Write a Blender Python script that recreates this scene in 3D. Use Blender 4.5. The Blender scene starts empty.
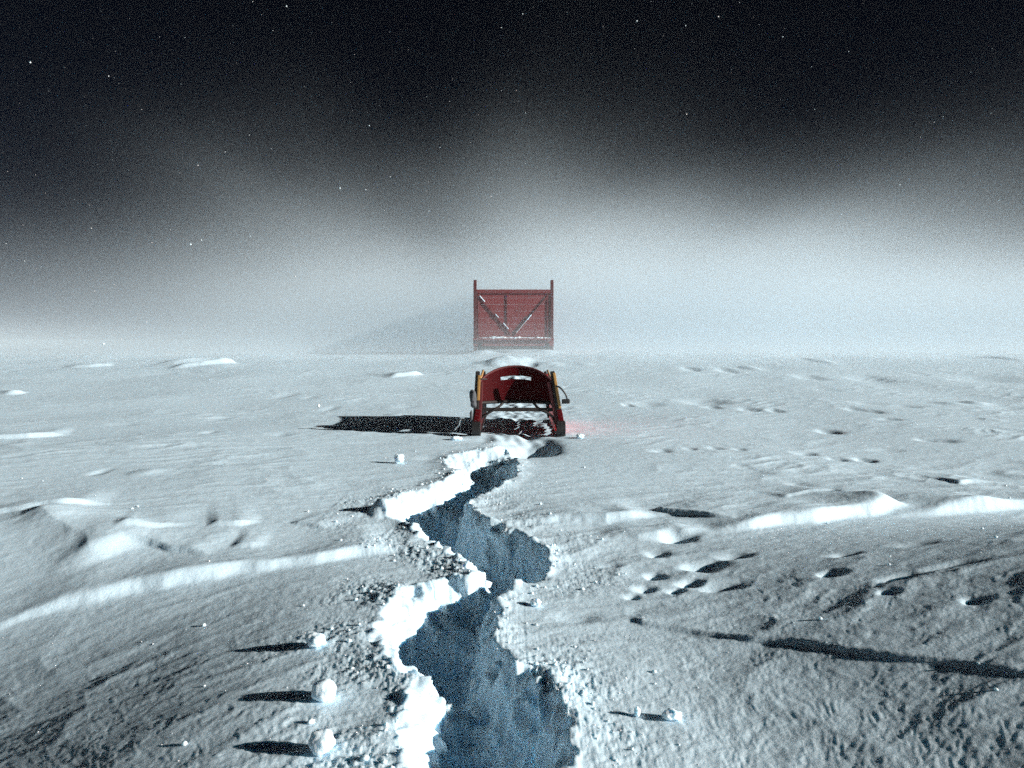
import bpy, bmesh, math, random
import numpy as np
from mathutils import Vector, Matrix

random.seed(7)
R = math.radians
scene = bpy.context.scene
col = scene.collection

# ------------------------------------------------------------------ camera / pixel helpers
F = 740.0                       # focal length in pixels at 1024 px
EYE = 1.5
PITCH = math.atan((384 - 338) / F)
cam = bpy.data.cameras.new('camera')
cam.sensor_width = 36.0
cam.lens = F * 36.0 / 1024.0
cam.clip_start = 0.05
cam.clip_end = 5000
cam_o = bpy.data.objects.new('camera', cam)
col.objects.link(cam_o)
cam_o.location = (0, 0, EYE)
cam_o.rotation_euler = (math.pi / 2 - PITCH, 0, 0)
scene.camera = cam_o


def ground_at(px, py, z=0.0):
    """the point of the level z that shows at a place in the photograph"""
    a = (px - 512) / F
    b = (384 - py) / F
    dy = math.cos(PITCH) + b * math.sin(PITCH)
    dz = -math.sin(PITCH) + b * math.cos(PITCH)
    t = (z - EYE) / dz
    return (a * t, dy * t)


SUN_EL, SUN_TOWARD = R(17.5), R(16.0)
SUN = Vector((math.cos(SUN_EL) * math.cos(SUN_TOWARD), -math.cos(SUN_EL) * math.sin(SUN_TOWARD), math.sin(SUN_EL)))

# ------------------------------------------------------------------ numpy noise
_rng = np.random.RandomState(11)
_perm = np.tile(_rng.permutation(256), 3).astype(np.int32)
_gang = _rng.rand(256) * 2 * np.pi
_gx, _gy = np.cos(_gang).astype(np.float32), np.sin(_gang).astype(np.float32)


def perlin(x, y):
    xi = np.floor(x).astype(np.int32)
    yi = np.floor(y).astype(np.int32)
    xf = (x - xi).astype(np.float32)
    yf = (y - yi).astype(np.float32)
    xi &= 255
    yi &= 255
    u = xf * xf * xf * (xf * (xf * 6 - 15) + 10)
    v = yf * yf * yf * (yf * (yf * 6 - 15) + 10)

    def g(ix, iy, fx, fy):
        h = _perm[_perm[ix] + iy]
        return _gx[h] * fx + _gy[h] * fy
    n00 = g(xi, yi, xf, yf)
    n10 = g(xi + 1, yi, xf - 1, yf)
    n01 = g(xi, yi + 1, xf, yf - 1)
    n11 = g(xi + 1, yi + 1, xf - 1, yf - 1)
    a = n00 + u * (n10 - n00)
    b = n01 + u * (n11 - n01)
    return (a + v * (b - a)) * 1.5


_g3 = _rng.randn(256, 3).astype(np.float32)
_g3 /= np.linalg.norm(_g3, axis=1)[:, None]


def perlin3(x, y, z):
    i = [np.floor(q).astype(np.int32) for q in (x, y, z)]
    f = [(q - k).astype(np.float32) for q, k in zip((x, y, z), i)]
    i = [k & 255 for k in i]
    u = [q * q * q * (q * (q * 6 - 15) + 10) for q in f]
    out = 0
    for a in (0, 1):
        for b in (0, 1):
            for c in (0, 1):
                h = _perm[_perm[_perm[i[0] + a] + i[1] + b] + i[2] + c]
                g = _g3[h]
                d = g[:, 0] * (f[0] - a) + g[:, 1] * (f[1] - b) + g[:, 2] * (f[2] - c)
                w_ = (u[0] if a else 1 - u[0]) * (u[1] if b else 1 - u[1]) * (u[2] if c else 1 - u[2])
                out = out + d * w_
    return out * 1.5


def sstep(e0, e1, x):
    t = np.clip((x - e0) / (e1 - e0), 0, 1)
    return t * t * (3 - 2 * t)


# ------------------------------------------------------------------ the trench walked into the snow
TL = [(506, 448), (480, 450), (450, 456), (443, 462), (447, 469), (463, 471), (452, 478), (425, 490), (402, 498),
      (379, 505), (377, 514), (395, 520), (407, 525), (424, 541), (446, 552), (462, 565), (470, 577), (445, 579), (420, 584),
      (402, 591), (390, 606), (374, 624), (371, 642), (384, 656), (400, 672), (417, 686), (404, 698), (398, 730), (402, 768), (408, 830), (416, 920), (430, 1100)]
TR = [(511, 450), (515, 456), (518, 463), (519, 474), (510, 483), (495, 493), (477, 499), (470, 505),
      (474, 514), (496, 524), (530, 538), (549, 553), (553, 570), (546, 578), (520, 584), (512, 590), (497, 616), (491, 640),
      (496, 652), (510, 656), (515, 671), (541, 676), (559, 703), (571, 731), (575, 768), (580, 830), (590, 920), (610, 1100)]
LW = [ground_at(*p) for p in TL] + [(-0.22, 0.2), (-0.3, -1.5), (-0.2, -4.0)]
RW = [ground_at(*p) for p in TR] + [(0.28, 0.2), (0.2, -1.5), (0.3, -4.0)]


HOLES = []
for _px, _py, _sx, _sy in ((490, 476, .40, .95), (437, 514, .40, .70), (505, 558, .42, .62), (436, 628, .36, .36), (492, 742, .32, .36), (500, 935, .30, .32)):
    HOLES.append((*ground_at(_px, _py), _sx, _sy))


def seg_dist(X, Y, pts):
    """distance to a polyline, signed side (left of travel positive) and arc position 0..1"""
    best = np.full(X.shape, 1e9, np.float32)
    side = np.zeros(X.shape, np.float32)
    tt = np.zeros(X.shape, np.float32)
    lens = [math.dist(pts[i], pts[i + 1]) for i in range(len(pts) - 1)]
    tot = sum(lens)
    acc = 0
    for i in range(len(pts) - 1):
        (x0, y0), (x1, y1) = pts[i], pts[i + 1]
        dx, dy = x1 - x0, y1 - y0
        L2 = dx * dx + dy * dy + 1e-12
        t = np.clip(((X - x0) * dx + (Y - y0) * dy) / L2, 0, 1)
        ex, ey = X - (x0 + t * dx), Y - (y0 + t * dy)
        d = np.sqrt(ex * ex + ey * ey)
        m = d < best
        best[m] = d[m]
        side[m] = np.sign(dx * ey - dy * ex)[m]
        tt[m] = ((acc + t * lens[i]) / tot)[m]
        acc += lens[i]
    return best, side, tt


def inside(X, Y, poly):
    r = np.zeros(X.shape, bool)
    n = len(poly)
    for i in range(n):
        x0, y0 = poly[i]
        x1, y1 = poly[(i + 1) % n]
        if y0 == y1:
            continue
        c = ((y0 > Y) != (y1 > Y)) & (X < (x1 - x0) * (Y - y0) / (y1 - y0) + x0)
        r ^= c
    return r


POLY = LW + RW[::-1]

# steps in the wind crust: points in the photograph, height, softness, how far the raised side runs back, sign of the raised side
STEPS = [
    ([(-120, 668), (0, 628), (60, 608), (110, 596), (200, 580), (250, 570), (300, 562), (350, 554), (405, 548)], 0.09, 0.05, 0.55, 1),
    ([(498, 526), (560, 524), (610, 525), (660, 520)], 0.08, 0.05, 0.5, 1),
    ([(600, 540), (640, 541), (690, 536), (715, 534)], 0.06, 0.06, 0.35, 1),
    ([(690, 537), (740, 533), (790, 527), (840, 521), (878, 515), (912, 511)], 0.145, 0.07, 0.8, 1),
    ([(872, 521), (930, 517), (980, 513), (1035, 508), (1100, 500)], 0.12, 0.06, 0.9, 1),
    ([(110, 536), (150, 532), (200, 525)], 0.035, 0.04, 0.4, 1),
    ([(20, 508), (52, 524), (84, 545), (104, 566)], 0.22, 0.40, 0.26, 1),
    ([(205, 527), (235, 526), (265, 520)], 0.035, 0.04, 0.4, 1),
    ([(-40, 515), (30, 512), (110, 506)], 0.07, 0.04, 0.5, 1),
    ([(-40, 440), (30, 438), (70, 435)], 0.09, 0.06, 0.6, 1),
    ([(626, 617), (645, 626), (700, 636), (760, 643), (860, 655), (940, 665), (1030, 679), (1160, 697)], 0.020, 0.020, 0.3, 1),
    ([(120, 541), (150, 549), (185, 554), (215, 558)], 0.055, 0.02, 0.35, 1),
    ([(228, 549), (250, 549), (270, 545)], 0.035, 0.02, 0.25, 1),
    ([(648, 513), (670, 517), (695, 521), (735, 528)], 0.04, 0.018, 0.25, 1),
    ([(285, 523), (310, 526), (335, 528)], 0.035, 0.02, 0.3, 1),
    ([(165, 369), (195, 367), (240, 364)], 0.22, 0.14, 1.0, 1),
    ([(60, 369), (90, 368), (115, 366)], 0.14, 0.12, 1.0, 1),
    ([(385, 379), (405, 377), (425, 375)], 0.13, 0.10, .8, 1),
    ([(0, 395), (15, 394), (30, 392)], 0.12, 0.10, .8, 1),
    ([(828, 500), (860, 503), (890, 506)], 0.03, 0.03, 0.35, 1),
    ([(780, 505), (830, 497), (900, 500)], 0.02, 0.03, 0.4, 1),
    ([(955, 488), (990, 484), (1010, 488)], 0.035, 0.03, 0.4, 1),
    ([(170, 567), (200, 562), (240, 566)], 0.0, 0.03, 0.4, 1),
]

# bumps and hollows: px, py, half width across (px), half depth (px rows), height in metres
BUMPS = [
    (533, 447, 22, 6.5, -0.17), (519, 452, 10, 4, -0.10), (182, 362, 14, 1.2, 0.16), (215, 366, 26, 1.0, 0.09),
    (405, 376, 14, 1.0, 0.05), (50, 350, 30, .8, 0.09), (120, 352, 24, .8, 0.07),
    (676, 540, 16, 4, -0.09), (705, 567, 18, 5, -0.08), (658, 555, 10, 3.4, -0.05), (735, 558, 16, 3, -0.04),
    (655, 577, 9, 3, -0.05), (690, 585, 11, 3, -0.05), (720, 588, 22, 4, -0.05), (645, 590, 9, 3, -0.04), (632, 598, 8, 2.5, -0.03), (676, 592, 8, 2.5, -0.04),
    (832, 576, 13, 3, -0.055), (903, 578, 18, 2.8, -0.06), (845, 557, 14, 2, -0.04), (888, 595, 9, 2, -0.035), (975, 603, 10, 2, -0.035), (950, 567, 30, 1.4, -0.04),
    (705, 402, 20, 2.2, -0.09), (712, 407, 8, 1.4, -0.05), (750, 410, 9, 1.6, -0.06), (775, 411, 6, 1.2, -0.05), (645, 404, 16, 1.6, -0.06), (628, 405, 5, 1, -0.05),
    (830, 431, 10, 1.8, -0.08), (805, 453, 9, 1.6, -0.05), (838, 458, 8, 1.6, -0.06), (866, 458, 9, 1.8, -0.07), (942, 441, 12, 1.8, -0.05), (925, 440, 8, 1.2, -0.05),
    (855, 411, 8, 1.4, -0.05), (873, 413, 8, 1.4, -0.05), (890, 420, 10, 1.2, -0.05), (870, 405, 16, 2, -0.05), (903, 407, 14, 1.4, -0.07),
    (975, 403, 12, 1.4, 0.07), (950, 404, 10, 1.2, 0.05), (1005, 407, 20, 1.6, -0.05), (870, 379, 18, 1.6, -0.08), (810, 378, 12, 1.2, -0.07), (985, 379, 30, 1.4, -0.08),
    (725, 371, 8, 1, -0.07), (690, 370, 8, 1, -0.07), (750, 369, 7, 1, 0.07), (955, 356, 18, 0.8, -0.09), (820, 361, 8, .9, 0.08), (1000, 358, 8, .9, 0.1),
    (661, 452, 9, 1.4, -0.04), (690, 450, 6, 1.2, -0.03), (715, 449, 6, 1.2, -0.03), (740, 450, 6, 1.2, -0.03), (370, 443, 30, 1, -0.02), (395, 416, 10, 1, 0.03),
    (385, 512, 10, 4, 0.10), (516, 361, 15, 1.3, 0.24), (498, 363, 14, 1.2, 0.25), (548, 364, 12, 1.0, 0.08), (530, 366, 6, .8, -0.08),
    (575, 617, 22, 5, -0.03), (610, 566, 10, 2, -0.02),
]
_prng = random.Random(5)
for _ in range(48):
    yy = 356 + (_prng.random() ** 1.5) * 240
    s = (yy - 338) / 110.0
    xx = _prng.uniform(-40, 1064)
    if xx < 450 and yy > 490:
        continue
    BUMPS.append((xx, yy, _prng.uniform(5, 14) * (0.5 + s * .8), _prng.uniform(.9, 1.8) * (0.5 + s), _prng.choice([-1, -1, 1]) * _prng.uniform(.010, .03)))


def ease_slope(u, w):
    """height of a slope of 1 that sets in smoothly over the width w"""
    t = np.clip(u / w, 0, 1)
    return w * (t ** 3 - t ** 4 / 2) + np.clip(u - w, 0, 2.5)


def base_rise(X, Y):
    z = 0.81 * sstep(14.0, 33.0, Y) + 0.05 * sstep(33, 80, Y)
    z = z - 0.02 * ease_slope(-X - 5, 8) * sstep(11, 25, Y)
    near = 1 - sstep(3.3, 6.2, Y)
    # near ground falls left and climbs right, a tilt added to darken the corners
    z = z - 0.28 * near * ease_slope(-X - .4, 1.3)
    return z + 0.225 * near * ease_slope(X - .4, 1.2)


def on_ground(px, py):
    z = 0.0
    for _ in range(25):
        x, y = ground_at(px, py, z)
        z = .5 * z + .5 * float(base_rise(np.array([x]), np.array([y]))[0])
    x, y = ground_at(px, py, z)
    return x, y, z


STEPS = [([on_ground(*p)[:2] for p in pts], h, w, L, s) for pts, h, w, L, s in STEPS]


def bump_list():
    out = []
    for px, py, hw, hd, h in BUMPS:
        x, y, z = on_ground(px, py)
        y1 = ground_at(px, py - hd, z)[1]
        y0 = ground_at(px, py + hd, z)[1]
        out.append((x, y, hw * y / F, max(0.04, (y1 - y0) / 2), h * (.7 if y > 11 or h < 0 and h > -.1 else 1.0)))
    return out


BUMP_CACHE = []


def height(X, Y, res):
    """height of the snow at X, Y (arrays); res is the local spacing of the samples"""
    X = X.astype(np.float32)
    Y = Y.astype(np.float32)
    Z = base_rise(X, Y).astype(np.float32)
    # broad undulation
    Z += 0.045 * perlin(X * 0.31 + 3.1, Y * 0.27 + 8.2) * sstep(1, 6, Y) + 0.10 * perlin(X * .09, Y * .07 + 31) * sstep(14, 40, Y)
    # wind-carved crust: long low scales, steeper on one side
    wx, wy = X + 0.25 * perlin(X * .9, Y * .9 + 17), Y + 0.25 * perlin(X * .9 + 41, Y * .9)
    a = wx * .96 + wy * .28
    b = -wx * .28 + wy * .96
    patch = np.clip(0.5 + 0.9 * perlin(X * .45 + 70, Y * .45 + 9), 0.08, 1.3)

    def keep(lam):
        return 1 - sstep(lam * .22, lam * .5, res)
    n = perlin(a * 1.05, b * 2.6)
    Z += 0.020 * patch * (1 - np.abs(n)) ** 2 * keep(.4)
    n2 = perlin(a * 2.6 + 9, b * 7.0 + 4)
    Z += 0.0056 * patch * (1 - np.abs(n2)) ** 2 * keep(.14)
    a2 = a + .05 * perlin(X * 5 + 3, Y * 5) + .02 * perlin(X * 13, Y * 13 + 9)
    b2 = b + .05 * perlin(X * 5 + 13, Y * 5 + 4) + .02 * perlin(X * 13 + 7, Y * 13)
    Z += 0.0019 * patch * patch * perlin(a2 * 6 + 1, b2 * 13 + 2) * keep(.09)
    Z += 0.0015 * perlin(a2 * 15 + 5, b2 * 21) * keep(.05)
    Z += 0.0018 * perlin(a2 * 37 + 5, b2 * 47) * keep(.024)
    Z += 0.0008 * perlin(X * 87 + 5, Y * 95) * keep(.012)
    # bumps and hollows
    if not BUMP_CACHE:
        BUMP_CACHE.extend(bump_list())
        # snow drifted up against the far sledge
        BUMP_CACHE.extend([(.3, 31.0, 2.1, .7, .07), (-1.3, 31.2, .6, .5, .14), (1.5, 31.2, .6, .5, .12)])
    for x, y, sx, sy, h, *lee in BUMP_CACHE:
        m = (np.abs(X - x) < 3 * sx) & (np.abs(Y - y) < 3 * sy)
        if not m.any():
            continue
        ex = X[m] - x
        q = (ex / (np.where(ex > 0, lee[0], sx) if lee else sx)) ** 2 + ((Y[m] - y) / sy) ** 2
        q *= 1 + .35 * perlin(X[m] * 3 / max(sx, .05) * .3, Y[m] * 3 / max(sy, .05) * .3 + h * 91)
        Z[m] += h * np.exp(-np.clip(q, 0, 30) ** 1.3)
    # crust steps
    for pts, h, w, L, s in STEPS:
        xs = [p[0] for p in pts]
        ys = [p[1] for p in pts]
        pad = L * 3 + .2
        m = (X > min(xs) - pad) & (X < max(xs) + pad) & (Y > min(ys) - pad) & (Y < max(ys) + pad)
        if not m.any():
            continue
        xm, ym = X[m], Y[m]
        jx = xm + .045 * perlin(xm * 3.1, ym * 3.1) + .005 * perlin(xm * 15, ym * 15)
        jy = ym + .045 * perlin(xm * 3.1 + 50, ym * 3.1) + .005 * perlin(xm * 15 + 9, ym * 15)
        d, sd, t = seg_dist(jx, jy, pts)
        q = d * sd * s
        ln = sum(math.dist(pts[k], pts[k + 1]) for k in range(len(pts) - 1))
        e0 = .3 if w > .2 else min(.5, max(.4 * ln, .35) / ln) if h > .05 else min(.45, .12 / ln)
        cx, cy = pts[-1][0] - pts[0][0], pts[-1][1] - pts[0][1]
        t = ((xm - pts[0][0]) * cx + (ym - pts[0][1]) * cy) / (cx * cx + cy * cy)
        end = sstep(0, e0, t) * (1 - sstep(1 - min(.45, .3 / ln), 1, t))
        hh = h * end * (.85 + .35 * perlin(xm * 1.6 + 13, ym * 1.6))
        up = 1 / (1 + np.exp(-np.clip(q / (w * .3), -30, 30)))
        Z[m] += hh * up * np.exp(-np.clip(q, 0, 9) / L) * (1 - sstep(1.2 * L, 2.6 * L, q)) * (1 - sstep(.5, 1.2, -q))
    # trench
    m = (X > -1.6) & (X < 1.6) & (Y < 12.0) & (Y > -4.0)
    if m.any():
        xm, ym = X[m], Y[m]
        s = np.clip(ym / 6, .35, 1.3)
        wx = xm + .035 * s * perlin(xm * 5, ym * 4) + .024 * perlin(xm * 8 + 7, ym * 8) + .010 * perlin(xm * 19, ym * 18)
        wy = ym + .07 * s * perlin(xm * 4 + 33, ym * 3) + .024 * perlin(xm * 8 + 3, ym * 8 + 8) + .010 * perlin(xm * 19 + 2, ym * 18)
        ins = inside(wx, wy, POLY)
        dl, _, _ = seg_dist(wx, wy, LW)
        dr, _, _ = seg_dist(wx, wy, RW)
        d = np.minimum(dl, dr)
        left = dl < dr
        wl = (.40 + .08 * perlin(xm * 3, ym * 3 + 5)) * (.68 + .32 * sstep(3.0, 3.8, ym))
        wr = .21 + .06 * perlin(xm * 3 + 8, ym * 3)
        deep = np.zeros_like(xm)
        for hx, hy, sx, sy in HOLES:
            deep = np.maximum(deep, np.exp(-(((xm - hx) / sx) ** 2 + ((ym - hy) / sy) ** 2) ** 1.4))
        D = (.20 + .40 * deep + .05 * perlin(xm * 1.9, ym * 1.6 + 3)) * (1 - .45 * sstep(7.0, 10.6, ym))
        pl = np.clip(dl / wl, 0, 1)
        pr = np.clip(dr / wr, 0, 1)
        ka = .8 * pl * pl * (3 - 2 * pl) + .2 * pl ** 1.5
        kb = .75 * pr * pr * (3 - 2 * pr) + .25 * pr
        k = -np.log(np.exp(-5 * ka) + np.exp(-5 * kb)) / 5 + np.log(2) / 5
        k = np.where(np.minimum(ka, kb) < .3, k * np.minimum(ka, kb) / .3 + np.minimum(ka, kb) * (1 - np.minimum(ka, kb) / .3), k)
        k = np.clip(k, 0, 1)
        rough = .03 * perlin(xm * 6, ym * 6 + 14) + .010 * perlin(xm * 12, ym * 12 + 4) + .011 * perlin(xm * 23, ym * 23) + .005 * perlin(xm * 50, ym * 50)
        foot = .05 * perlin(xm * 3.4 + 20, ym * 2.8) + .03 * perlin(xm * 7 + 2, ym * 6)
        dz = -D * k + k * (rough * 1.2 + foot)
        # thrown up, lumpy rims
        lump = np.clip(.5 + perlin(xm * 2.4 + 61, ym * 2.4), 0, 1.4)
        rim = np.exp(-(d / np.where(left, .16, .10)) ** 2) * np.where(left, .022, .018)
        crumb = np.abs(perlin(xm * 15, ym * 15)) * .015 + np.abs(perlin(xm * 32 + 5, ym * 32)) * .011 + np.abs(perlin(xm * 60 + 5, ym * 60)) * .008
        reach = np.exp(-(d / np.where(left, .46, .40)) ** 2) * np.where(left, .8, .6) * (1 - sstep(6, 10, ym))
        out = rim * (.5 + lump) + crumb * reach * (.25 + .9 * lump)
        fade_in = np.where(ins, np.clip(1 - d / .05, 0, 1), 1)
        Z[m] += np.where(ins, dz + out * fade_in, out)
    # hollows pressed under the sled track, beyond the trench
    m = (np.abs(X - .1) < 1.2) & (Y > 10.0) & (Y < 26)
    if m.any():
        xm, ym = X[m], Y[m]
        w = np.exp(-((xm - .1) / .5) ** 2) * sstep(10, 11, ym) * (1 - sstep(22, 26, ym))
        Z[m] += w * (.05 * perlin(xm * 2.6, ym * 1.6) + .035 * perlin(xm * 6, ym * 4) - .02)
    return Z


def z_at(x, y):
    return float(height(np.array([x]), np.array([y]), np.array([0.004]))[0])


# ------------------------------------------------------------------ materials
def mat(name):
    m = bpy.data.materials.new(name)
    m.use_nodes = True
    nt = m.node_tree
    b = nt.nodes['Principled BSDF']
    return m, nt, b


def bump_chain(nt, b, specs, coord='Object'):
    tc = nt.nodes.new('ShaderNodeTexCoord')
    prev = None
    for scale, dist, detail, stretch in specs:
        mp = nt.nodes.new('ShaderNodeMapping')
        mp.inputs['Scale'].default_value = stretch
        nt.links.new(tc.outputs[coord], mp.inputs['Vector'])
        n = nt.nodes.new('ShaderNodeTexNoise')
        n.inputs['Scale'].default_value = scale
        n.inputs['Detail'].default_value = detail
        nt.links.new(mp.outputs['Vector'], n.inputs['Vector'])
        bp = nt.nodes.new('ShaderNodeBump')
        bp.inputs['Distance'].default_value = dist
        bp.inputs['Strength'].default_value = 1
        nt.links.new(n.outputs['Fac'], bp.inputs['Height'])
        if prev:
            nt.links.new(prev.outputs['Normal'], bp.inputs['Normal'])
        prev = bp
    nt.links.new(prev.outputs['Normal'], b.inputs['Normal'])


def snow_material(name, specs, c=(.62, .79, .90)):
    m, nt, b = mat(name)
    b.inputs['Base Color'].default_value = (*c, 1)
    b.inputs['Roughness'].default_value = .62
    b.inputs['Specular IOR Level'].default_value = .25
    b.subsurface_method = 'BURLEY'
    b.inputs['Subsurface Weight'].default_value = .6
    b.inputs['Subsurface Radius'].default_value = (.35, .75, 1.0)
    b.inputs['Subsurface Scale'].default_value = .035
    bump_chain(nt, b, specs)
    return m


SNOW = snow_material('wind_packed_snow', [(7, .009, 3, (1, 1.8, 1)), (60, .0024, 3, (1, 1.4, 1)), (260, .0015, 2, (1, 1, 1))])
CLOD = snow_material('clod_snow', [(30, .008, 3, (1, 1, 1)), (160, .002, 2, (1, 1, 1))], (.72, .85, .93))


def paint_material(name, c, worn, rough, metallic=0., wear=.5, grain=(1, 1, 1), coat=0., relief=.004):
    m, nt, b = mat(name)
    tc = nt.nodes.new('ShaderNodeTexCoord')
    mp = nt.nodes.new('ShaderNodeMapping')
    mp.inputs['Scale'].default_value = grain
    nt.links.new(tc.outputs['Object'], mp.inputs['Vector'])
    n = nt.nodes.new('ShaderNodeTexNoise')
    n.inputs['Scale'].default_value = 9
    n.inputs['Detail'].default_value = 6
    n.inputs['Roughness'].default_value = .65
    nt.links.new(mp.outputs['Vector'], n.inputs['Vector'])
    r = nt.nodes.new('ShaderNodeValToRGB')
    r.color_ramp.elements[0].position = wear
    r.color_ramp.elements[0].color = (*c, 1)
    r.color_ramp.elements[1].position = min(1, wear + .22)
    r.color_ramp.elements[1].color = (*worn, 1)
    nt.links.new(n.outputs['Fac'], r.inputs['Fac'])
    nt.links.new(r.outputs['Color'], b.inputs['Base Color'])
    b.inputs['Roughness'].default_value = rough
    b.inputs['Metallic'].default_value = metallic
    b.inputs['Coat Weight'].default_value = coat
    bp = nt.nodes.new('ShaderNodeBump')
    bp.inputs['Distance'].default_value = relief
    nt.links.new(n.outputs['Fac'], bp.inputs['Height'])
    nt.links.new(bp.outputs['Normal'], b.inputs['Normal'])
    return m


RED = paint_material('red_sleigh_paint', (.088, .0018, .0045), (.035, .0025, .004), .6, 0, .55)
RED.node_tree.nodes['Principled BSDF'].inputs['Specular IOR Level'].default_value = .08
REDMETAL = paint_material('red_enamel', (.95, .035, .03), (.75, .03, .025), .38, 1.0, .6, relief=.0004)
REDWOOD = paint_material('weathered_red_boards', (.215, .024, .029), (.15, .028, .03), .75, 0, .5, (1, 1, .15))
BATTEN = paint_material('faded_red_battens', (.18, .022, .026), (.13, .03, .03), .75, 0, .5)
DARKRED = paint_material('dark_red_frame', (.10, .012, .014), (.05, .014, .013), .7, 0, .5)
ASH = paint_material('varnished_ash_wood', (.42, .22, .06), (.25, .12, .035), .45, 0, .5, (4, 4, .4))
BLACK = paint_material('black_iron', (.012, .012, .013), (.03, .024, .02), .55, 0, .6)
DARKWOOD = paint_material('tarred_wood', (.011, .007, .006), (.026, .018, .014), .7, 0, .55, (1, 1, .2))
CLOTH = paint_material('grey_cloth', (.075, .08, .09), (.04, .04, .045), .9, 0, .5)


# ------------------------------------------------------------------ mesh helpers
def link(name, me, m, parent=None):
    o = bpy.data.objects.new(name, me)
    col.objects.link(o)
    if m:
        me.materials.append(m)
    if parent:
        o.parent = parent
    return o


def from_bm(name, bm, m, parent=None, smooth=False):
    bmesh.ops.recalc_face_normals(bm, faces=bm.faces)
    me = bpy.data.meshes.new(name)
    bm.to_mesh(me)
    bm.free()
    if smooth:
        for p in me.polygons:
            p.use_smooth = True
    return link(name, me, m, parent)


def add_beam(bm, p0, p1, w, t, up=(0, 0, 1), bev=.006, taper=1.0):
    """a squared beam from p0 to p1, w across and t along 'up'"""
    p0, p1 = Vector(p0), Vector(p1)
    d = (p1 - p0).normalized()
    u = Vector(up)
    u = (u - d * u.dot(d))
    if u.length < 1e-4:
        u = Vector((0, 1, 0)) - d * d.y
    u.normalize()
    s = d.cross(u)
    vs = []
    for p, k in ((p0, 1), (p1, taper)):
        for a, b in ((-1, -1), (1, -1), (1, 1), (-1, 1)):
            vs.append(bm.verts.new(p + s * (a * w / 2 * k) + u * (b * t / 2 * k)))
    fs = [(0, 1, 2, 3), (7, 6, 5, 4), (0, 4, 5, 1), (1, 5, 6, 2), (2, 6, 7, 3), (3, 7, 4, 0)]
    fa = [bm.faces.new([vs[i] for i in f]) for f in fs]
    if bev:
        ed = list({e for f in fa for e in f.edges})
        bmesh.ops.bevel(bm, geom=ed, offset=bev, segments=2, profile=.6, affect='EDGES')


def add_tube(bm, pts, r, seg=10, ends=True):
    pts = [Vector(p) for p in pts]
    rings = []
    for i, p in enumerate(pts):
        d = (pts[min(i + 1, len(pts) - 1)] - pts[max(i - 1, 0)]).normalized()
        ref = Vector((0, 0, 1)) if abs(d.z) < .9 else Vector((0, 1, 0))
        a = d.cross(ref).normalized()
        b = d.cross(a).normalized()
        rr = r[i] if isinstance(r, (list, tuple)) else r
        rings.append([bm.verts.new(p + a * rr * math.cos(2 * math.pi * k / seg) + b * rr * math.sin(2 * math.pi * k / seg)) for k in range(seg)])
    for i in range(len(rings) - 1):
        for k in range(seg):
            bm.faces.new((rings[i][k], rings[i][(k + 1) % seg], rings[i + 1][(k + 1) % seg], rings[i + 1][k]))
    if ends:
        bm.faces.new(rings[0][::-1])
        bm.faces.new(rings[-1])


def beam(name, p0, p1, w, t, m, parent, **k):
    bm = bmesh.new()
    add_beam(bm, p0, p1, w, t, **k)
    return from_bm(name, bm, m, parent)


def tube(name, pts, r, m, parent, seg=10):
    bm = bmesh.new()
    add_tube(bm, pts, r, seg)
    return from_bm(name, bm, m, parent, True)


def smooth_path(pts, n=6):
    pts = [Vector(p) for p in pts]
    out = []
    for i in range(len(pts) - 1):
        p0, p1, p2, p3 = pts[max(i - 1, 0)], pts[i], pts[i + 1], pts[min(i + 2, len(pts) - 1)]
        for k in range(n):
            t = k / n
            out.append(.5 * ((2 * p1) + (p2 - p0) * t + (2 * p0 - 5 * p1 + 4 * p2 - p3) * t * t + (3 * p1 - p0 - 3 * p2 + p3) * t ** 3))
    out.append(pts[-1])
    return out


def sweep_runner(bm, path, w, t):
    """a flat band following a path in the y-z plane"""
    path = smooth_path(path, 6)
    rows = []
    for i, p in enumerate(path):
        d = (path[min(i + 1, len(path) - 1)] - path[max(i - 1, 0)]).normalized()
        nrm = Vector((0, -d.z, d.y))
        rows.append([bm.verts.new(p + Vector((a * w / 2, 0, 0)) + nrm * (b * t / 2)) for a, b in ((-1, -1), (1, -1), (1, 1), (-1, 1))])
    for i in range(len(rows) - 1):
        for k in range(4):
            bm.faces.new((rows[i][k], rows[i][(k + 1) % 4], rows[i + 1][(k + 1) % 4], rows[i + 1][k]))
    bm.faces.new(rows[0][::-1])
    bm.faces.new(rows[-1])


def lump(bm, c, r, seed, sq=(1, 1, 1), sub=3, amp=.22):
    rr = random.Random(seed)
    off = Vector((rr.uniform(-50, 50), rr.uniform(-50, 50), rr.uniform(-50, 50)))
    from mathutils import noise
    g = bmesh.ops.create_icosphere(bm, subdivisions=sub, radius=1)
    for v in g['verts']:
        n = noise.noise(v.co * 1.4 + off) * amp + noise.noise(v.co * 4 + off) * amp * .4 + noise.noise(v.co * 9 + off) * amp * .2
        q = v.co * (1 + n) * r
        v.co = Vector(c) + Vector((q.x * sq[0], q.y * sq[1], q.z * sq[2]))


def thing(name, label, cat, loc, group=None, rz=0):
    o = bpy.data.objects.new(name, None)
    o.empty_display_size = .2
    col.objects.link(o)
    o.location = loc
    o.rotation_euler = (0, 0, rz)
    o['label'] = label
    o['category'] = cat
    if group:
        o['group'] = group
    return o


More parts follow.
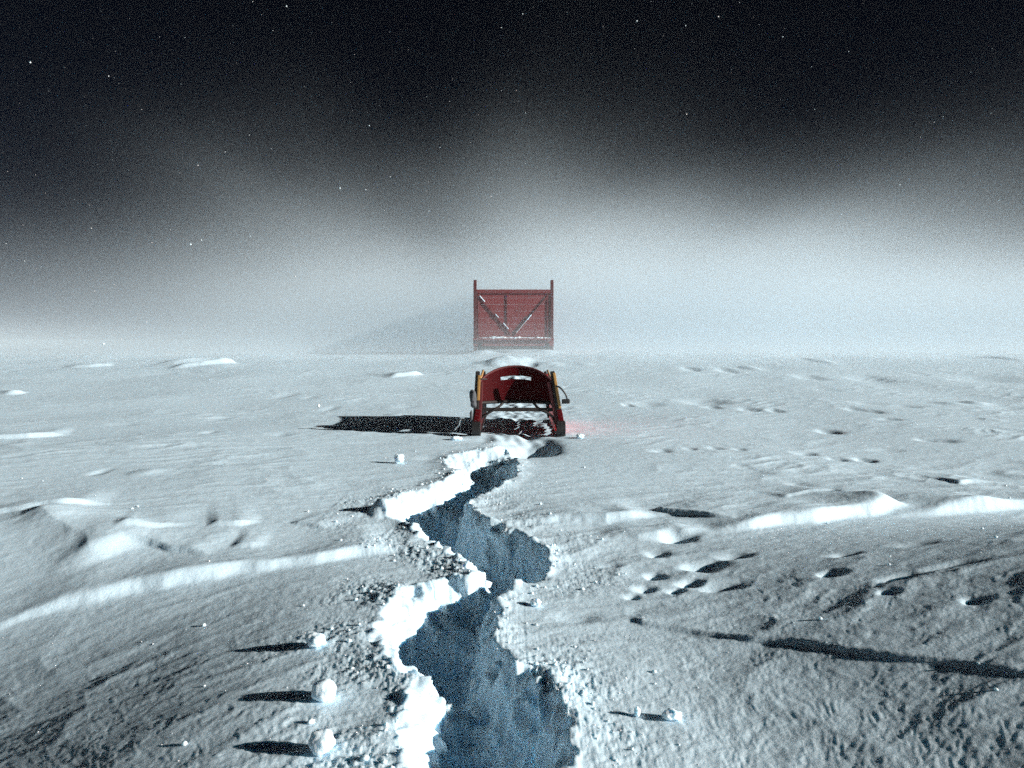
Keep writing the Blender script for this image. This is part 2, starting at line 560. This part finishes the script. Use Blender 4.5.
# ------------------------------------------------------------------ ground
def build_ground():
    half = R(43)
    dense = np.linspace(-half, half, 1300)
    rest = np.linspace(half, 2 * math.pi - half, 110)[1:-1]
    ang = np.concatenate([dense, rest])
    r1 = np.exp(np.arange(math.log(.55), math.log(60), .0044))
    r2 = np.exp(np.arange(math.log(61), math.log(420), .04))
    rad = np.concatenate([[.12, .22, .32, .42, .5], r1, r2])
    A, Rr = np.meshgrid(ang, rad)
    X = (np.sin(A) * Rr)
    Y = (np.cos(A) * Rr)
    res = np.maximum(Rr * (2 * half / 1300), Rr * .0044 * .45)
    res[:, 1300:] = (Rr * .04)[:, 1300:]
    Z = height(X.ravel(), Y.ravel(), res.ravel())
    nr, na = X.shape
    co = np.stack([X.ravel(), Y.ravel(), Z], 1).astype(np.float32)
    zc = float(height(np.array([0.]), np.array([0.]), np.array([.01]))[0])
    co = np.concatenate([co, np.array([[0, 0, zc]], np.float32)])
    i = np.arange(nr - 1)[:, None] * na
    j = np.arange(na)[None, :]
    jn = (j + 1) % na
    quads = np.stack([i + j, i + na + j, i + na + jn, i + jn], -1).reshape(-1, 4)[:, ::-1]
    # sin/cos order: angle grows clockwise seen from above
    cap = np.stack([np.full(na, nr * na), np.arange(na), (np.arange(na) + 1) % na], 1)[:, ::-1]
    me = bpy.data.meshes.new('snow_ground')
    nq, nc = len(quads), len(cap)
    me.vertices.add(len(co))
    me.vertices.foreach_set('co', co.ravel())
    me.loops.add(nq * 4 + nc * 3)
    me.loops.foreach_set('vertex_index', np.concatenate([quads.ravel(), cap.ravel()]).astype(np.int32))
    me.polygons.add(nq + nc)
    me.polygons.foreach_set('loop_start', np.concatenate([np.arange(nq) * 4, nq * 4 + np.arange(nc) * 3]).astype(np.int32))
    me.update(calc_edges=True)
    me.validate()
    # lumps and ledges in the trodden walls, pushed out along the surface
    nv = np.zeros(len(co) * 3, np.float32)
    me.vertices.foreach_get('normal', nv)
    nv = nv.reshape(-1, 3)
    if np.median(nv[:, 2]) < 0:
        nv = -nv
    m = (np.abs(co[:, 0]) < 1.5) & (co[:, 1] > .8) & (co[:, 1] < 11)
    idx = np.where(m)[0]
    p = co[idx]
    dd = np.minimum(seg_dist(p[:, 0], p[:, 1], LW)[0], seg_dist(p[:, 0], p[:, 1], RW)[0])
    dd = np.where(inside(p[:, 0], p[:, 1], POLY), dd, -dd)
    wgt = sstep(-.05, .06, dd) * (1 - .6 * sstep(5, 10, p[:, 1]))
    kp = wgt > .01
    idx, p, wgt = idx[kp], p[kp], wgt[kp]
    x3, y3, z3 = p.T
    disp = .064 * (.45 - 1.6 * np.abs(perlin3(x3 * 5.2, y3 * 5.2, z3 * 6.5)))
    disp += .032 * (.4 - 1.6 * np.abs(perlin3(x3 * 11 + 9, y3 * 11, z3 * 12)))
    disp += .011 * perlin3(x3 * 24 + 9, y3 * 24, z3 * 24) + .006 * perlin3(x3 * 50 + 3, y3 * 50, z3 * 50)
    co[idx] += nv[idx] * (disp * wgt)[:, None]
    me.vertices.foreach_set('co', co.ravel())
    me.update()
    me.polygons.foreach_set('use_smooth', np.ones(len(me.polygons), bool))
    o = link('snow_ground', me, SNOW)
    nz = np.zeros(len(me.polygons) * 3, np.float32)
    me.polygons.foreach_get('normal', nz)
    if np.median(nz[2::3]) < 0:
        me.flip_normals()
    o['kind'] = 'structure'
    o['label'] = 'wind-carved snow field with a trench trodden up to the red sleigh'
    return o


build_ground()


# ------------------------------------------------------------------ the near sleigh
def build_sleigh():
    gx, gy = 0.06, 11.15
    root = thing('sleigh', 'dark red sleigh with domed slotted dash and wooden posts at the trench end', 'sleigh', (gx, gy, -.02))
    # runners, curled up towards the camera
    for sx, h in ((-.60, .24), (.68, .25)):
        bm = bmesh.new()
        sweep_runner(bm, [(sx, -.02, h), (sx, -.10, h * .8), (sx, -.12, h * .5), (sx, -.05, .09), (sx, .15, .045), (sx, 1.2, .04), (sx, 2.3, .045), (sx, 2.45, .07)], .12, .05)
        r = from_bm('runner', bm, BLACK, root)
        beam('runner_head', (sx, -.035, .03), (sx, -.035, h + .01), .135, .10, BLACK, r, up=(0, 1, 0), bev=.018)
    # corner posts of ash; shaded front and sunlit side painted as two woods
    for (bx, by), (tx, ty), yel in (((-.62, .02), (-.575, .0), 1), ((.70, .02), (.545, .0), 1), ((-.55, 2.1), (-.56, 2.2), 0), ((.63, 2.1), (.54, 2.2), 0)):
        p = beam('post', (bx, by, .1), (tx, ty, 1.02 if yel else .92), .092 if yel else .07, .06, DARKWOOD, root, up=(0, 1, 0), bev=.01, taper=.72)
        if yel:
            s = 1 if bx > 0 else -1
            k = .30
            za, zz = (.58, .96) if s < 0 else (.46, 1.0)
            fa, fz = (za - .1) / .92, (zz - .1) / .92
            beam('sunlit_strip', (bx + (tx - bx) * fa + .026, by - .022, za), (tx + (bx - tx) * (1 - fz) + .024, ty - .020, zz), .042, .045, ASH, p, up=(0, 1, 0), bev=.008)
            mx = bx + (tx - bx) * k
            beam('red_sleeve', (bx - s * .004, by - .008, .2), (mx + (-.004 if s > 0 else .035), by - .010, .44), .085, .075, RED, p, up=(0, 1, 0), bev=.012)
            beam('inner_stile', (bx - s * .065, by + .01, .16), (tx - s * .055, ty + .02, .86), .05, .06, DARKRED, p, up=(0, 1, 0), bev=.008)
    # dash: concave towards the camera, domed top, long hand slot
    hw = .585
    zb = .535
    n = 60

    def top(x):
        u = abs(x) / hw
        return zb + .22 + .325 * max(0., 1 - u ** 2.1) ** .58

    def yy(x, z):
        return .30 - .26 * (x / hw) ** 2 + .10 * (z - zb)
    bm = bmesh.new()
    ts = [0, .1, .2, .3, .4, .5, .58, .64, .735, .80, .86, .92, .965, 1]
    grid = []
    for i in range(n + 1):
        x = -hw + 2 * hw * i / n
        zt = top(x)
        grid.append([bm.verts.new((x, yy(x, zb + t * (zt - zb)), zb + t * (zt - zb))) for t in ts])
    for i in range(n):
        xm = -hw + 2 * hw * (i + .5) / n
        for k in range(len(ts) - 1):
            if ts[k] == .64 and -.235 < xm < .235:
                continue
            bm.faces.new((grid[i][k], grid[i + 1][k], grid[i + 1][k + 1], grid[i][k + 1]))
    bmesh.ops.solidify(bm, geom=bm.faces[:], thickness=.028)
    d = from_bm('dash_panel', bm, RED, root, False)
    rim = [(-hw, yy(-hw, zb), zb)] + [(-hw + 2 * hw * i / n, yy(-hw + 2 * hw * i / n, top(-hw + 2 * hw * i / n)), top(-hw + 2 * hw * i / n)) for i in range(n + 1)] + [(hw, yy(hw, zb), zb)]
    tube('rim', rim, .017, DARKRED, d, 8)
    tube('lower_rail', [(-hw + 2 * hw * i / 20, yy(-hw + 2 * hw * i / 20, zb), zb) for i in range(21)], .026, DARKWOOD, d, 8)
    # tub behind the dash
    for s in (-1, 1):
        bm = bmesh.new()
        g = []
        for i in range(15):
            y = .10 + 2.05 * i / 14
            zt = .86 + .06 * (i / 14) ** 2 - .03 * math.sin(math.pi * i / 14)
            g.append([bm.verts.new((s * (.535 + .04 * k / 4), y, .555 + (zt - .555) * k / 4)) for k in range(5)])
        for i in range(14):
            for k in range(4):
                bm.faces.new((g[i][k], g[i + 1][k], g[i + 1][k + 1], g[i][k + 1]))
        bmesh.ops.solidify(bm, geom=bm.faces[:], thickness=.025)
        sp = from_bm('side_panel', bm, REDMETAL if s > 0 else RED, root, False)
        tube('top_rail', [(s * .58, .10 + 2.05 * i / 14, .875 + .06 * (i / 14) ** 2 - .03 * math.sin(math.pi * i / 14)) for i in range(15)], .02, ASH, sp, 8)
    beam('tail_panel', (-.53, 2.16, .64), (.53, 2.16, .64), .16, .03, RED, root, up=(0, 1, 0))
    bm = bmesh.new()
    for k in range(7):
        x = -.45 + .15 * k
        add_beam(bm, (x, .36, .565), (x, 2.12, .565), .135, .022)
    from_bm('floor_boards', bm, DARKWOOD, root)
    beam('seat_board', (-.5, 1.55, .66), (.5, 1.55, .66), .42, .03, DARKWOOD, root, up=(0, 0, 1))
    # trestle under the tub
    for y, z in ((.05, .435), (2.0, .435)):
        beam('crossbar', (-.60, y, z), (.64, y, z), .055, .055, DARKWOOD, root)
    for s in (-1, 1):
        beam('longitudinal_rail', (s * .57, .05, .50), (s * .55, 2.2, .50), .055, .05, DARKWOOD, root)
        bm = bmesh.new()  # added boards that shade the snow underneath; the right one also reflects red
        add_beam(bm, (s * .58 + .03, .12, .25), (s * .58 + .03, 2.2, .25), .025, .11)
        add_beam(bm, (s * .58 + .03, .12, .37), (s * .58 + .03, 2.2, .37), .025, .12)
        add_beam(bm, (s * .58 + .03, .12, .14), (s * .58 + .03, 2.2, .14), .025, .09)
        from_bm('shade_board', bm, REDMETAL if s > 0 else DARKRED, root)
        beam('knee', (s * .60, 2.0, .1), (s * .56, 2.0, .48), .06, .06, DARKWOOD, root, up=(0, 1, 0))
    tube('brace', smooth_path([(-.56, .02, .29), (-.42, .02, .385), (-.27, .04, .47), (-.20, .10, .53)]), .020, DARKWOOD, root, 8)
    tube('brace', smooth_path([(.60, .02, .22), (.55, .02, .33), (.47, .02, .39), (.35, .04, .45), (.27, .10, .53)]), .020, DARKWOOD, root, 8)
    # the strap hanging in a loop on the right post, a cloth tied to the left one
    st = tube('strap', smooth_path([(.60, -.04, .80), (.67, -.06, .77), (.74, -.06, .68), (.77, -.05, .60), (.75, -.05, .55)]), .013, BLACK, root, 8)
    beam('buckle', (.69, -.05, .565), (.81, -.05, .57), .06, .07, BLACK, st, bev=.015)
    bm = bmesh.new()
    lump(bm, (-.650, -.02, .63), .085, 3, (.62, .7, 1.25), 3, .3)
    lump(bm, (-.640, -.03, .53), .06, 4, (.7, .7, 1.0), 3, .35)
    lump(bm, (-.675, -.03, .36), .045, 6, (.55, .6, 1.6), 3, .35)
    from_bm('tied_cloth', bm, CLOTH, root, True)
    tube('cord', smooth_path([(-.60, -.02, .92), (-.52, -.03, .905), (-.44, .02, .90)]), .011, BLACK, root, 6)
    return root


build_sleigh()


# ------------------------------------------------------------------ the far cargo sledge
def build_cargo_sledge():
    D = 32.0
    gx = (513.5 - 512) / F * D
    gz = z_at(gx + 1.2, D + 2.5)
    k = D / F          # metres per pixel there
    root = thing('cargo_sledge', 'tall red plank-sided cargo sledge with crossed braces standing in the drifting snow', 'sledge', (gx, D, gz - .06))
    W = 39.6 * k       # half width
    H = 73.5 * k
    zl, zt = 17.5 * k, 64 * k   # ledge and top of the boards
    L = 4.2
    for s in (-1, 1):
        beam('post', (s * (W - .06), 0, .1), (s * (W - .06), 0, H + .06), .135, .13, DARKRED, root, up=(0, 1, 0), bev=.012)
        beam('post', (s * (W - .08), L, .1), (s * (W - .08), L, zt + .3), .13, .13, DARKRED, root, up=(0, 1, 0), bev=.012)
    bm = bmesh.new()
    n = 7
    for i in range(n):
        z0 = zl + (zt - zl) * i / n
        z1 = zl + (zt - zl) * (i + 1) / n - .005
        add_beam(bm, (-W + .13, .02, (z0 + z1) / 2), (W - .13, .02, (z0 + z1) / 2), z1 - z0, .035, up=(0, 1, 0), bev=.006)
    fp = from_bm('front_panel', bm, REDWOOD, root)
    beam('top_rail', (-W + .13, -.03, zt - .02), (W - .13, -.03, zt - .02), .16, .07, BATTEN, root, up=(0, 1, 0))
    zc = zl + 3.5 * k
    beam('diagonal_brace', (-W + .24, -.035, zt - 5.5 * k), (-.06, -.035, zc), .075, .03, BATTEN, root, up=(0, 1, 0))
    beam('diagonal_brace', (W - .24, -.035, zt - 5.5 * k), (.10, -.035, zc), .075, .03, BATTEN, root, up=(0, 1, 0))
    beam('centre_batten', (-.27, -.022, zl + .14), (-.27, -.022, zt - .11), .055, .02, BATTEN, root, up=(0, 1, 0))
    for s in (-1, 1):
        beam('edge_batten', (s * (W - .22), -.02, zl + .05), (s * (W - .22), -.02, zt - .12), .10, .02, BATTEN, root, up=(0, 1, 0))
    beam('ledge', (-W - .02, -.12, zl - .05), (W + .02, -.12, zl - .05), .28, .07, REDWOOD, root)
    beam('lower_rail', (-W - .02, -.05, zl - .22), (W + .02, -.05, zl - .22), .26, .10, REDWOOD, root, up=(0, 1, 0))
    for s in (-1, 1):
        bm = bmesh.new()
        for i in range(n):
            z0 = zl + (zt - zl) * i / n
            z1 = zl + (zt - zl) * (i + 1) / n - .012
            add_beam(bm, (s * (W - .02), .08, (z0 + z1) / 2), (s * (W - .02), L - .08, (z0 + z1) / 2), .035, z1 - z0, bev=.006)
        from_bm('side_panel', bm, REDWOOD, root)
        bm = bmesh.new()
        x = s * (W - .28)
        sweep_runner(bm, [(x, -.55, .55), (x, -.52, .32), (x, -.2, .12), (x, .4, .07), (x, 2.4, .06), (x, L + .3, .08)], .16, .10)
        from_bm('runner', bm, BLACK, root)
        for y in (.25, 2.0, L - .25):
            beam('strut', (x, y, .08), (x, y, zl - .08), .13, .13, DARKWOOD, root, up=(0, 1, 0))
    for y in (.25, L - .25):
        beam('bolster', (-W + .1, y, zl - .42), (W - .1, y, zl - .42), .16, .16, DARKWOOD, root)
    bm = bmesh.new()
    for i in range(9):
        x = -W + .30 + (2 * W - .6) * i / 8
        add_beam(bm, (x, .10, zl - .04), (x, L - .1, zl - .04), (2 * W - .6) / 8 - .015, .04)
    from_bm('deck', bm, DARKWOOD, root)
    # snow lodged on the ledge and along the braces
    bm = bmesh.new()
    rr = random.Random(4)
    for px, w_, h_ in ((-23, 3, 1.1), (-20, 4, 1.7), (-16, 4.5, 1.4), (-12, 4.5, 2.0), (-9, 3, 1.5), (-3, 3, 1.2), (2, 3.2, 1.1), (5, 2.5, 1.6), (24, 3, 1.3), (27, 2.5, 1.0), (31, 2, .7), (-30, 3, .5), (14, 5, .5)):
        lump(bm, (gx + px * k, D - .15, gz - .06 + zl - .01), 1.0, rr.random() * 99, (w_ * k, .12, h_ * k), 2, .35)
    lump(bm, (gx, D - .15, gz - .06 + zl - .012), 1.0, 5, (W * .97, .10, .035), 3, .2)

    def along(p0, p1, t0, t1, r, num):
        for i in range(num):
            t = t0 + (t1 - t0) * i / max(1, num - 1)
            q = Vector(p0).lerp(Vector(p1), t)
            lump(bm, (gx + q.x, D + q.y - .02, gz - .06 + q.z + .05), 1.0, rr.random() * 99, (r * 1.5, .035, r), 1, .3)
    a0, a1 = (-W + .24, -.035, zt - 5.5 * k), (-.06, -.035, zc)
    b0, b1 = (W - .24, -.035, zt - 5.5 * k), (.10, -.035, zc)
    along(a0, a1, .02, .16, .020, 12)
    along(a0, a1, .50, .58, .018, 6)
    along(a0, a1, .74, .88, .019, 9)
    along(b0, b1, .52, .64, .020, 12)
    along(b0, b1, .66, .98, .015, 16)
    o = from_bm('lodged_snow', bm, CLOD, None, True)
    o['kind'] = 'stuff'
    o['label'] = 'white snow lodged on the ledge and braces of the tall red sledge'
    return root


build_cargo_sledge()


# ------------------------------------------------------------------ snowballs, clods and crumbs
def snow_lump(name, px, py, r, seed, label, sq=(1, 1, .92), amp=.16, group=None):
    x, y = ground_at(px, py)
    for _ in range(10):
        z = z_at(x, y)
        x, y = ground_at(px, py, z)
    bm = bmesh.new()
    lump(bm, (0, 0, 0), r, seed, sq, 4, amp)
    o = from_bm(name, bm, CLOD, None, True)
    o.location = (x, y, z + r * sq[2] * .80)
    o['label'] = label
    o['category'] = 'snow lump'
    if group:
        o['group'] = group
    return o


G = 'lumps of snow thrown out of the trench'
snow_lump('snowball', 324, 699, .050, 1, 'round snowball with a long shadow, middle one of the row left of the trench', group=G)
snow_lump('snowball', 322, 751, .046, 2, 'round snowball nearest the camera in the row left of the trench', group=G)
snow_lump('snowball', 316, 646, .042, 3, 'snowball furthest from the camera in the row left of the trench', (1.1, 1, .85), .25, group=G)
snow_lump('snow_clod', 672, 719, .028, 4, 'ragged snow clod alone on smooth crust right of the trench', (1.3, 1, .8), .35, group=G)
snow_lump('snow_clod', 637, 716, .017, 5, 'small upright snow clod on the crumbled bank right of the trench', (.8, .8, 1.2), .4, group=G)
snow_lump('snow_clod', 399, 463, .062, 8, 'angular snow clod on smooth snow left of the sleigh trail', (.9, .8, 1.0), .35, group=G)
snow_lump('snow_clod', 580, 438, .05, 9, 'small snow clod beside the right runner of the sleigh', (1.2, .9, .7), .35, group=G)
snow_lump('snow_clod', 456, 440, .05, 10, 'low snow clod beside the left runner of the sleigh', (1.5, .9, .6), .35, group=G)
snow_lump('snow_clod', 536, 606, .026, 12, 'snow clod on the lip of the right bank where the trench bends', (1.1, .9, .9), .35, group=G)


def build_crumbs():
    protos = []
    for s in range(5):
        bm = bmesh.new()
        lump(bm, (0, 0, 0), 1.0, 100 + s, (1, 1, .85), 1, .5)
        me = bpy.data.meshes.new('p')
        bm.to_mesh(me)
        bm.free()
        v = np.zeros(len(me.vertices) * 3, np.float32)
        me.vertices.foreach_get('co', v)
        f = np.array([list(p.vertices) for p in me.polygons], np.int32)
        protos.append((v.reshape(-1, 3), f))
        bpy.data.meshes.remove(me)
    rs = np.random.RandomState(3)
    pts = []
    lines = [(LW, .34, .9), (RW, .32, .8)]
    for line, reach, wgt in lines:
        for i in range(len(line) - 1):
            (x0, y0), (x1, y1) = line[i], line[i + 1]
            if y0 < 1.6 or y1 < 1.6:
                continue
            L = math.dist(line[i], line[i + 1])
            for _ in range(int(L * 360 * wgt)):
                t = rs.rand()
                off = rs.randn() * reach
                a = rs.rand() * 6.283
                pts.append((x0 + (x1 - x0) * t + math.cos(a) * abs(off), y0 + (y1 - y0) * t + math.sin(a) * abs(off) * 1.2))
    for _ in range(500):
        d = 2.3 * math.exp(rs.rand() * 1.6)
        pts.append((rs.uniform(-.75, .75) * d, d))
    P = np.array(pts)
    ins = inside(P[:, 0], P[:, 1], POLY)
    P = P[~ins | (rs.rand(len(P)) < .12)]
    clump = perlin(P[:, 0] * 2.4 + 61, P[:, 1] * 2.4)
    P = P[(clump + .55) > rs.rand(len(P)) * 1.1]
    Zp = height(P[:, 0], P[:, 1], np.full(len(P), .004))
    size = .0018 + .012 * rs.rand(len(P)) ** 9 + .0022 * rs.rand(len(P))
    nb = 0
    B = []
    while nb < 130:
        i = rs.randint(2, len(LW) - 4)
        j = min(i + rs.randint(-2, 3), len(RW) - 4)
        t = .2 + .7 * rs.rand()
        x = LW[i][0] * (1 - t) + RW[max(j, 0)][0] * t
        y = LW[i][1] * (1 - t) + RW[max(j, 0)][1] * t
        if y < 2.2 or y > 9:
            nb += 1
            continue
        B.append((x, y))
        nb += 1
    B = np.array(B)
    P = np.concatenate([P, B])
    Zp = np.concatenate([Zp, height(B[:, 0], B[:, 1], np.full(len(B), .004))])
    size = np.concatenate([size, .010 + .035 * rs.rand(len(B)) ** 3])
    V, Fc = [], []
    base = 0
    for (x, y), z, s in zip(P, Zp, size):
        v, f = protos[rs.randint(5)]
        a = rs.rand() * 6.283
        c, sn = math.cos(a), math.sin(a)
        q = v * s * np.array([1, 1, .9])
        q = np.stack([q[:, 0] * c - q[:, 1] * sn + x, q[:, 0] * sn + q[:, 1] * c + y, q[:, 2] + z + s * .35], 1)
        V.append(q)
        Fc.append(f + base)
        base += len(v)
    V = np.concatenate(V).astype(np.float32)
    Fc = np.concatenate(Fc).astype(np.int32)
    me = bpy.data.meshes.new('snow_crumbs')
    me.vertices.add(len(V))
    me.vertices.foreach_set('co', V.ravel())
    me.loops.add(len(Fc) * 3)
    me.loops.foreach_set('vertex_index', Fc.ravel())
    me.polygons.add(len(Fc))
    me.polygons.foreach_set('loop_start', np.arange(len(Fc), dtype=np.int32) * 3)
    me.update(calc_edges=True)
    o = link('snow_crumbs', me, CLOD)
    o['kind'] = 'stuff'
    o['label'] = 'loose white snow crumbs scattered along both banks of the trench'


build_crumbs()


def build_flakes():
    rr = random.Random(21)
    bm = bmesh.new()
    for _ in range(800):
        y = 1.8 + 13 * rr.random() ** .8
        x = rr.uniform(-.85, .85) * y
        z = rr.uniform(.3, 1.5 + .62 * y)
        if z > 6.3 or abs(x - .1) < .7 and z < 1.3 or (z < .9 and rr.random() < .7):
            continue
        r = (.0010 + .0022 * rr.random() ** 5 + .0045 * rr.random() ** 20) * (.55 + .16 * y)
        bmesh.ops.create_icosphere(bm, subdivisions=1, radius=r, matrix=Matrix.Translation((x, y, z)) @ Matrix.Diagonal((1, .8, rr.uniform(.7, 1.3), 1)))
    o = from_bm('falling_snow', bm, CLOD, None, True)
    o['kind'] = 'stuff'
    o['label'] = 'tiny bright snowflakes blowing through the dark air'


build_flakes()


# ------------------------------------------------------------------ air
def box_mesh(name, lo, hi):
    bm = bmesh.new()
    c = [(lo[i] + hi[i]) / 2 for i in range(3)]
    s = [hi[i] - lo[i] for i in range(3)]
    bmesh.ops.create_cube(bm, size=1, matrix=Matrix.Translation(c) @ Matrix.Diagonal((*s, 1)))
    me = bpy.data.meshes.new(name)
    bm.to_mesh(me)
    bm.free()
    return me


HAZE_DENSITY = .0004


def build_haze():
    m = bpy.data.materials.new('thin_haze')
    m.use_nodes = True
    nt = m.node_tree
    nt.nodes.clear()
    out = nt.nodes.new('ShaderNodeOutputMaterial')
    v = nt.nodes.new('ShaderNodeVolumePrincipled')
    v.inputs['Color'].default_value = (.93, .96, 1, 1)
    v.inputs['Density'].default_value = HAZE_DENSITY
    nt.links.new(v.outputs['Volume'], out.inputs['Volume'])
    o = link('haze', box_mesh('haze', (-440, -440, -3.0), (440, 440, 6.8)), m)
    o['kind'] = 'stuff'
    o['label'] = 'thin cold haze filling the air over the snow'


build_haze()


def build_drift():
    m = bpy.data.materials.new('blowing_snow')
    m.use_nodes = True
    nt = m.node_tree
    nt.nodes.clear()
    N = nt.nodes.new
    Lk = nt.links.new

    def val(x):
        return x

    def math_(op, a, b=None, c=None, clamp=False):
        n = N('ShaderNodeMath')
        n.operation = op
        n.use_clamp = clamp
        for i, q in enumerate((a, b, c)):
            if q is None:
                continue
            if isinstance(q, (int, float)):
                n.inputs[i].default_value = q
            else:
                Lk(q, n.inputs[i])
        return n.outputs[0]

    def ramp(x, a, b):
        n = N('ShaderNodeMapRange')
        n.interpolation_type = 'SMOOTHSTEP'
        n.inputs['From Min'].default_value = a
        n.inputs['From Max'].default_value = b
        Lk(x, n.inputs['Value'])
        return n.outputs[0]
    out = N('ShaderNodeOutputMaterial')
    v = N('ShaderNodeVolumePrincipled')
    geo = N('ShaderNodeNewGeometry')
    sep = N('ShaderNodeSeparateXYZ')
    Lk(geo.outputs['Position'], sep.inputs[0])
    x, y, z = sep.outputs

    def noise(scale, detail, off):
        mp = N('ShaderNodeMapping')
        mp.inputs['Scale'].default_value = scale
        mp.inputs['Location'].default_value = off
        Lk(geo.outputs['Position'], mp.inputs['Vector'])
        n = N('ShaderNodeTexNoise')
        n.inputs['Scale'].default_value = 1
        n.inputs['Detail'].default_value = detail
        n.inputs['Roughness'].default_value = .55
        Lk(mp.outputs[0], n.inputs['Vector'])
        return n.outputs['Fac']
    big = noise((.075, .03, .10), 1.5, (3.2, 1.0, 0.3))
    n1 = math_('SUBTRACT', big, .5)
    # scale height of the cloud swells and dips along it
    hs = math_('ADD', math_('MULTIPLY', n1, 5.5), 5.7)
    zz = math_('SUBTRACT', z, .7)
    q = math_('DIVIDE', math_('MAXIMUM', zz, 0.0), hs)
    fall = math_('EXPONENT', math_('MULTIPLY', math_('POWER', q, 2.0), -1.0))
    front = ramp(math_('ADD', y, math_('MULTIPLY', n1, 9.0)), 26, 46)
    back = ramp(y, 88, 70)
    left = math_('MULTIPLY', math_('ADD', math_('MULTIPLY', ramp(x, -33, 4), .94), .06), math_('ADD', math_('MULTIPLY', ramp(x, 60, 16), .6), .4))
    low = math_('MULTIPLY', math_('EXPONENT', math_('MULTIPLY', math_('MAXIMUM', math_('SUBTRACT', z, .75), 0.0), -1.7)), math_('MULTIPLY', ramp(y, 22, 33), math_('ADD', math_('MULTIPLY', ramp(x, -28, 0), .6), .4)))
    dens = math_('ADD', math_('MULTIPLY', math_('MULTIPLY', math_('MULTIPLY', fall, front), left), .13), math_('MULTIPLY', low, .17))
    veil = math_('MULTIPLY', math_('EXPONENT', math_('MULTIPLY', math_('MAXIMUM', math_('ADD', z, .5), 0.0), -.34)), ramp(y, 24, 48))
    dens = math_('ADD', dens, math_('MULTIPLY', veil, math_('SUBTRACT', .012, math_('MULTIPLY', ramp(x, -30, 0), .012))))
    dens = math_('MULTIPLY', dens, back)
    Lk(dens, v.inputs['Density'])
    v.inputs['Color'].default_value = (.86, .95, 1, 1)
    v.inputs['Anisotropy'].default_value = .0
    Lk(v.outputs['Volume'], out.inputs['Volume'])
    o = link('blowing_snow_cloud', box_mesh('blowing_snow_cloud', (-80, 18, -.6), (80, 90, 22)), m)
    o['kind'] = 'stuff'
    o['label'] = 'bank of sunlit blowing snow behind and around the tall red sledge'


build_drift()

# ------------------------------------------------------------------ light
w = bpy.data.worlds.new('World')
scene.world = w
w.use_nodes = True
nt = w.node_tree
bg = nt.nodes['Background']
sky = nt.nodes.new('ShaderNodeTexSky')
sky.sky_type = 'NISHITA'
sky.sun_disc = False
sky.sun_elevation = SUN_EL
sky.sun_rotation = math.atan2(SUN.x, SUN.y)
sky.altitude = 500
sky.air_density = .009
sky.dust_density = 0
sky.ozone_density = 1.5
nt.links.new(sky.outputs[0], bg.inputs['Color'])
bg.inputs['Strength'].default_value = .05

sl = bpy.data.lights.new('sun', 'SUN')
sl.energy = 5.0
sl.angle = R(.53)
sl.color = (1.0, .97, .915)
so = bpy.data.objects.new('sun', sl)
col.objects.link(so)
so.location = SUN * 60
so.rotation_euler = (-SUN).to_track_quat('-Z', 'Y').to_euler()

# ------------------------------------------------------------------ render settings
scene.view_settings.view_transform = 'Standard'
scene.view_settings.look = 'None'
scene.view_settings.gamma = 1
scene.view_settings.exposure = 0.65
scene.view_settings.use_curve_mapping = False
scene.render.engine = 'CYCLES'
c = scene.cycles
c.use_denoising = False
c.use_adaptive_sampling = False
c.max_bounces = 12
c.diffuse_bounces = 8
c.glossy_bounces = 3
c.volume_bounces = 6
c.volume_step_rate = 1.0
c.volume_max_steps = 256
c.sample_clamp_indirect = 50
scene.render.film_transparent = False
